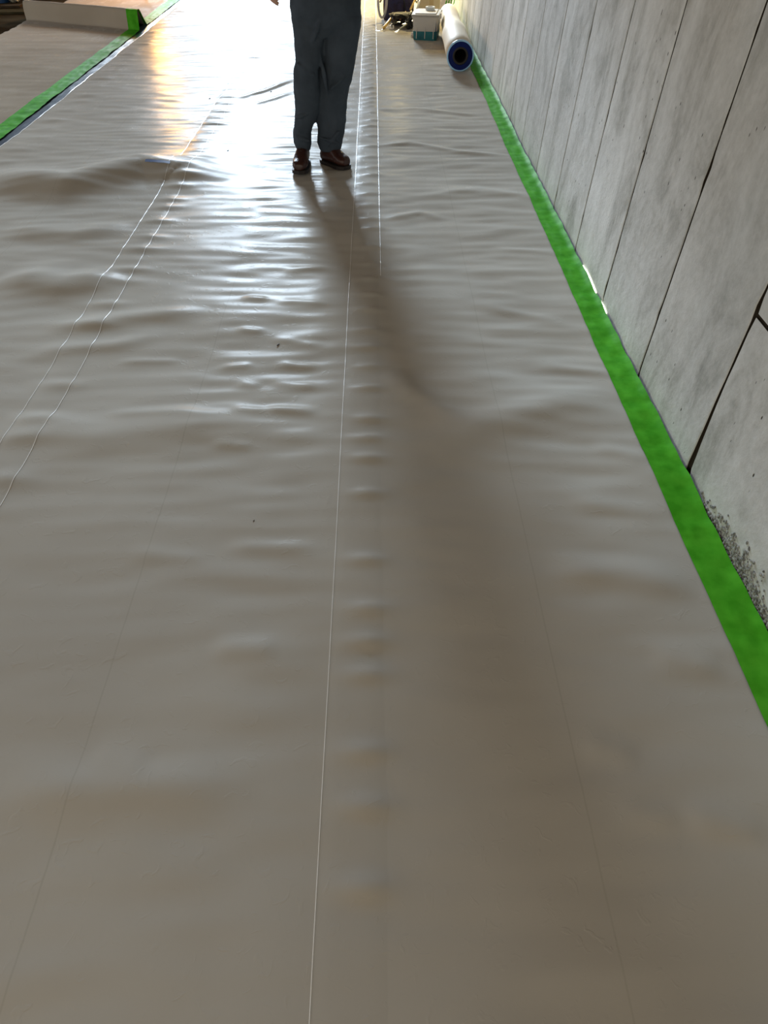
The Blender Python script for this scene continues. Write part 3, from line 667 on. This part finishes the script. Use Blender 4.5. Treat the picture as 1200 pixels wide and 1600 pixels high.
# trousers: rings from measured silhouettes (pixel x extents at pixel rows)
bm = bmesh.new()
def ring_from(xl, xr, y, Yd, depth, rz=0, sp=.9, tx=0):
    a, b = px(xl, y, Yd), px(xr, y, Yd); return ((a + b) / 2, (b - a).length / 2, depth, rz, sp, tx)
rightleg = [(464, 485, 233, 4.84, .062), (459, 487, 222, 4.84, .078), (458, 487, 205, 4.84, .080), (459, 489, 196, 4.83, .078), (461, 495, 186, 4.83, .078), (462, 500, 172, 4.82, .078), (459, 501, 145, 4.79, .085),
            (458, 498, 108, 4.77, .092), (462, 503, 96, 4.77, .094), (460, 506, 70, 4.79, .10), (458, 510, 45, 4.81, .108), (456, 512, 25, 4.83, .11)]
leftleg = [(500, 532, 233, 4.86, .070), (496, 536, 220, 4.86, .085), (497, 538, 205, 4.87, .086), (496, 539, 196, 4.87, .085), (494, 540, 185, 4.87, .085), (492, 545, 145, 4.86, .090),
           (499, 552, 115, 4.84, .096), (502, 556, 96, 4.83, .098), (504, 560, 70, 4.82, .102), (507, 564, 40, 4.82, .108), (507, 565, 25, 4.82, .11)]
b_loft(bm, [ring_from(*r) for r in rightleg], 24)
b_loft(bm, [ring_from(*r) for r in leftleg], 24)
hip = px(510, 22, 4.82)
b_loft(bm, [((hip.x, .02, hip.z - .10), .10, .09), ((hip.x, .02, hip.z - .05), .175, .115, 0, .85), ((hip.x, .02, hip.z), .198, .125, 0, .85), ((hip.x, .02, hip.z + .06), .20, .125, 0, .85), ((hip.x, .02, hip.z + .14), .19, .12, 0, .9), ((hip.x, .02, hip.z + .22), .178, .112, 0, .9)], 32)
# soft cloth folds, as short slanted ridges
for (xa, ya, xb, yb, Yd, r) in ((462, 98, 492, 118, 4.69, .014), (462, 184, 484, 176, 4.745, .012), (461, 212, 485, 221, 4.765, .013), (500, 80, 512, 150, 4.735, .013), (498, 214, 530, 224, 4.775, .012), (540, 120, 515, 140, 4.75, .011), (486, 70, 502, 28, 4.70, .016), (530, 205, 512, 228, 4.775, .012)):
    A, B = px(xa, ya, Yd), px(xb, yb, Yd); M_ = (A + B) / 2 + Vector((0, -.006, 0)); b_tube(bm, [A, M_, B], [r * .5, r, r * .5], 8)
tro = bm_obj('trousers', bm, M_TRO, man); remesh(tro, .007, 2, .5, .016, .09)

def boot(heel, toe, ank, lift_toe, name='boot'):
    H, T = Vector(heel), Vector(toe); d = (T - H); Lb = d.length; d.normalize(); ang = math.atan2(d.y, d.x)
    rot = Matrix.Translation(H) @ Matrix.Rotation(ang, 4, 'Z') @ Matrix.Rotation(-lift_toe, 4, 'Y')
    bm = bmesh.new(); seg = 20; R = []
    # sections along the foot: s, half width, top height, base
    sec = [(.0, .026, .060), (.03, .036, .085), (.09, .040, .105), (.15, .043, .095), (.19, .048, .074), (.225, .050, .060), (.26, .044, .052), (.285, .030, .040)]
    k = Lb / .285
    for s, hw, th in sec:
        row = []
        for j in range(seg):
            a = 2 * math.pi * j / seg; ca, sa = math.cos(a), math.sin(a)
            y = hw * math.copysign(abs(ca) ** .75, ca); z = th / 2 + .018 + (th / 2) * math.copysign(abs(sa) ** .85, sa)
            row.append(bm.verts.new((s * k, y, z)))
        R.append(row)
    for i in range(len(R) - 1):
        for j in range(seg): bm.faces.new((R[i][j], R[i][(j + 1) % seg], R[i + 1][(j + 1) % seg], R[i + 1][j]))
    bm.faces.new(R[0]); bm.faces.new(R[-1])
    b_loft(bm, [((.06 * k, 0, .05), .042, .038), ((.065 * k, 0, .10), .046, .040), ((.062 * k, 0, .15), .044, .041), ((.058 * k, 0, .24), .046, .044)], 20)
    for v in bm.verts: v.co = rot @ v.co
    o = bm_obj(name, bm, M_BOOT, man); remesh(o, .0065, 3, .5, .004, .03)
    bm = bmesh.new(); n = 28; lo = []; hi = []; l2 = []
    outline = []
    for s, hw, th in sec: outline.append((s * k, hw + .004))
    pts = [(outline[0][0] - .008, .0)] + [(x, w_) for x, w_ in outline] + [(outline[-1][0] + .012, 0)] + [(x, -w_) for x, w_ in outline[::-1]]
    for x, y in pts:
        lo.append(bm.verts.new(rot @ Vector((x, y, 0)))); hi.append(bm.verts.new(rot @ Vector((x, y, .021))))
    m = len(pts)
    for i in range(m): bm.faces.new((lo[i], lo[(i + 1) % m], hi[(i + 1) % m], hi[i]))
    bm.faces.new(lo[::-1]); bm.faces.new(hi)
    bm_obj('sole', bm, M_SOLE, o)
    bm = bmesh.new()
    for i in range(5):
        x = (.125 + .018 * i) * k; z = .125 - .008 * i - .0008 * i * i
        b_tube(bm, [rot @ Vector((x, -.022, z - .012)), rot @ Vector((x + .004, 0, z + .001)), rot @ Vector((x, .022, z - .012))], .0028, 6)
    bm_obj('laces', bm, material('dark_laces', (.03, .015, .01), .8), o)
gz = .010
h1 = to_local((*fl(505, 256), gz + .004)); t1 = to_local((*fl(543, 268), gz + .004))
boot(h1, t1, None, 0.0)
t2 = to_local((-.480, 4.615, gz)); h2 = to_local((-.462, 4.90, gz))
boot(h2, t2, None, .055)

# body: one continuous figure (legs inside the trousers, torso, arms, hands with fingers, head with a face)
bm = bmesh.new()
def limb(pts, rads, seg=14): b_tube(bm, [Vector(p) for p in pts], rads, seg)
hx = hip.x
SH = 1.43
limb([px(474, 236, 4.84), px(474, 222, 4.84), px(476, 145, 4.79), px(482, 70, 4.80), (hx - .09, .02, .88)], [.035, .035, .042, .06, .07])
limb([px(515, 238, 4.86), px(515, 222, 4.86), px(521, 145, 4.86), px(531, 70, 4.82), (hx + .085, .02, .88)], [.035, .035, .042, .06, .07])
b_loft(bm, [((hx, .02, .84), .15, .10), ((hx, .02, .95), .165, .105), ((hx, .02, 1.08), .145, .098), ((hx, .02, 1.22), .165, .11), ((hx, .02, 1.36), .18, .105), ((hx, .02, SH + .02), .15, .08), ((hx, .015, SH + .06), .07, .06)], 24)
limb([(hx, .02, SH), (hx, .005, SH + .10), (hx, -.005, SH + .16)], [.062, .056, .056])
HC = Vector((hx, -.015, SH + .225))
def blob(c, s, sub=3):
    r_ = bmesh.ops.create_icosphere(bm, subdivisions=sub, radius=1)
    for v in r_['verts']: v.co = Vector((v.co.x * s[0], v.co.y * s[1], v.co.z * s[2])) + Vector(c)
blob(HC + Vector((0, .01, .02)), (.075, .095, .10)); blob(HC + Vector((0, -.025, -.05)), (.058, .068, .065)); blob(HC + Vector((0, -.055, -.088)), (.028, .026, .022))
b_tube(bm, [HC + Vector((0, -.082, .015)), HC + Vector((0, -.098, -.012)), HC + Vector((0, -.108, -.032))], [.008, .011, .015], 10)
blob(HC + Vector((0, -.088, -.062)), (.024, .012, .007), 2); blob(HC + Vector((0, -.086, -.073)), (.021, .012, .007), 2)
blob(HC + Vector((0, -.078, .026)), (.055, .018, .009), 2)
for s in (-1, 1):
    blob(HC + Vector((s * .078, .015, -.01)), (.008, .018, .030), 2)
def hand(wr, dirv, palmn, s):
    """wr wrist, dirv pointing to the fingers, palmn palm normal, s=+1/-1 thumb side"""
    dv = Vector(dirv).normalized(); pn = Vector(palmn).normalized(); sd = dv.cross(pn).normalized() * s
    b_tube(bm, [wr, wr + dv * .035, wr + dv * .085], [(.018, .026), (.017, .036), (.013, .040)], 14) if False else None
    for k in range(4):
        off = (k - 1.5) * .019
        base = wr + dv * .085 + sd * off
        b_tube(bm, [wr + sd * off * .6, wr + dv * .045 + sd * off * .9, base], [.014, .0145, .0115], 10)
        L_ = (.066, .078, .073, .056)[k if s > 0 else k]
        p1 = base + dv * L_ * .45 + pn * .006; p2 = p1 + (dv + pn * .45).normalized() * L_ * .32; p3 = p2 + (dv + pn * .9).normalized() * L_ * .26
        b_tube(bm, [base, p1, p2, p3], [.0095, .009, .0082, .0068], 8)
    tb = wr + dv * .025 - sd * .026
    b_tube(bm, [wr + dv * .015 - sd * .01, tb, tb + (dv * .7 - sd * .7 + pn * .3).normalized() * .035, tb + (dv * .85 - sd * .5 + pn * .4).normalized() * .062], [.014, .013, .0105, .0085], 8)
# right arm (image left): elbow bent, fingers pointing down at the top edge of the frame
ft = to_local(atY(431, 12, 4.50))           # fingertip
wr = ft + Vector((-.055, -.02, .155))
limb([(hx - .17, .02, SH - .01), (hx - .235, .02, SH - .13), (hx - .27, .05, SH - .30), (wr.x - .005, wr.y + .13, wr.z + .11), wr], [.055, .05, .041, .036, .026])
hand(wr, (.32, -.05, -.95), (.75, .45, .25), 1)
wl_ = Vector((hx + .25, -.22, 1.06))
limb([(hx + .17, .02, SH - .01), (hx + .235, .02, SH - .13), (hx + .26, .05, SH - .29), (wl_.x, wl_.y + .12, wl_.z + .03), wl_], [.055, .05, .041, .036, .026])
hand(wl_, (-.25, -.9, -.2), (-.4, .1, -.9), -1)
body = bm_obj('body', bm, M_SKIN, man); remesh(body, .0052, 2, .5)
# eyes
for s in (-1, 1):
    e = HC + Vector((s * .031, -.083, .004)); bm = bmesh.new(); r_ = bmesh.ops.create_uvsphere(bm, u_segments=12, v_segments=8, radius=.0115)
    for v in r_['verts']: v.co += e
    ey = bm_obj('eye', bm, material('eye_white', (.7, .68, .64), .2), man, smooth=True)
    bm = bmesh.new(); r_ = bmesh.ops.create_uvsphere(bm, u_segments=10, v_segments=6, radius=.0055)
    for v in r_['verts']: v.co += e + Vector((0, -.0075, 0))
    bm_obj('iris', bm, material('iris', (.04, .025, .015), .2), ey, smooth=True)
# hair
bm = bmesh.new()
r_ = bmesh.ops.create_icosphere(bm, subdivisions=4, radius=1)
for v in r_['verts']:
    v.co = Vector((v.co.x * .084, v.co.y * .104, v.co.z * .108)) + HC + Vector((0, .018, .028))
dele = [v for v in bm.verts if (v.co.y < HC.y - .045 and v.co.z < HC.z + .065) or v.co.z < HC.z - .07 or (v.co.y < HC.y + .0 and v.co.z < HC.z + .02)]
bmesh.ops.delete(bm, geom=dele, context='VERTS')
o = bm_obj('hair', bm, M_HAIR, man, smooth=True); o.modifiers.new('s', 'SOLIDIFY').thickness = .008
# jacket
bm = bmesh.new()
b_loft(bm, [((hx, .02, .97), .188, .125, 0, .85), ((hx, .02, 1.08), .182, .125, 0, .85), ((hx, .02, 1.22), .195, .13, 0, .85), ((hx, .02, 1.36), .205, .125, 0, .9), ((hx, .02, SH + .01), .18, .10, 0, .95), ((hx, .02, SH + .055), .09, .075), ((hx, .015, SH + .085), .070, .068)], 28)
limb_b = lambda pts, rads: b_tube(bm, [Vector(p) for p in pts], rads, 16)
limb_b([(hx - .15, .02, SH - .005), (hx - .235, .02, SH - .13), (hx - .27, .05, SH - .30), (wr.x - .005, wr.y + .13, wr.z + .11), wr + Vector((-.01, .03, .035))], [.075, .07, .062, .052, .042])
limb_b([(hx + .15, .02, SH - .005), (hx + .235, .02, SH - .13), (hx + .26, .05, SH - .29), (wl_.x, wl_.y + .12, wl_.z + .03), wl_ + Vector((0, .05, .012))], [.075, .07, .062, .052, .042])
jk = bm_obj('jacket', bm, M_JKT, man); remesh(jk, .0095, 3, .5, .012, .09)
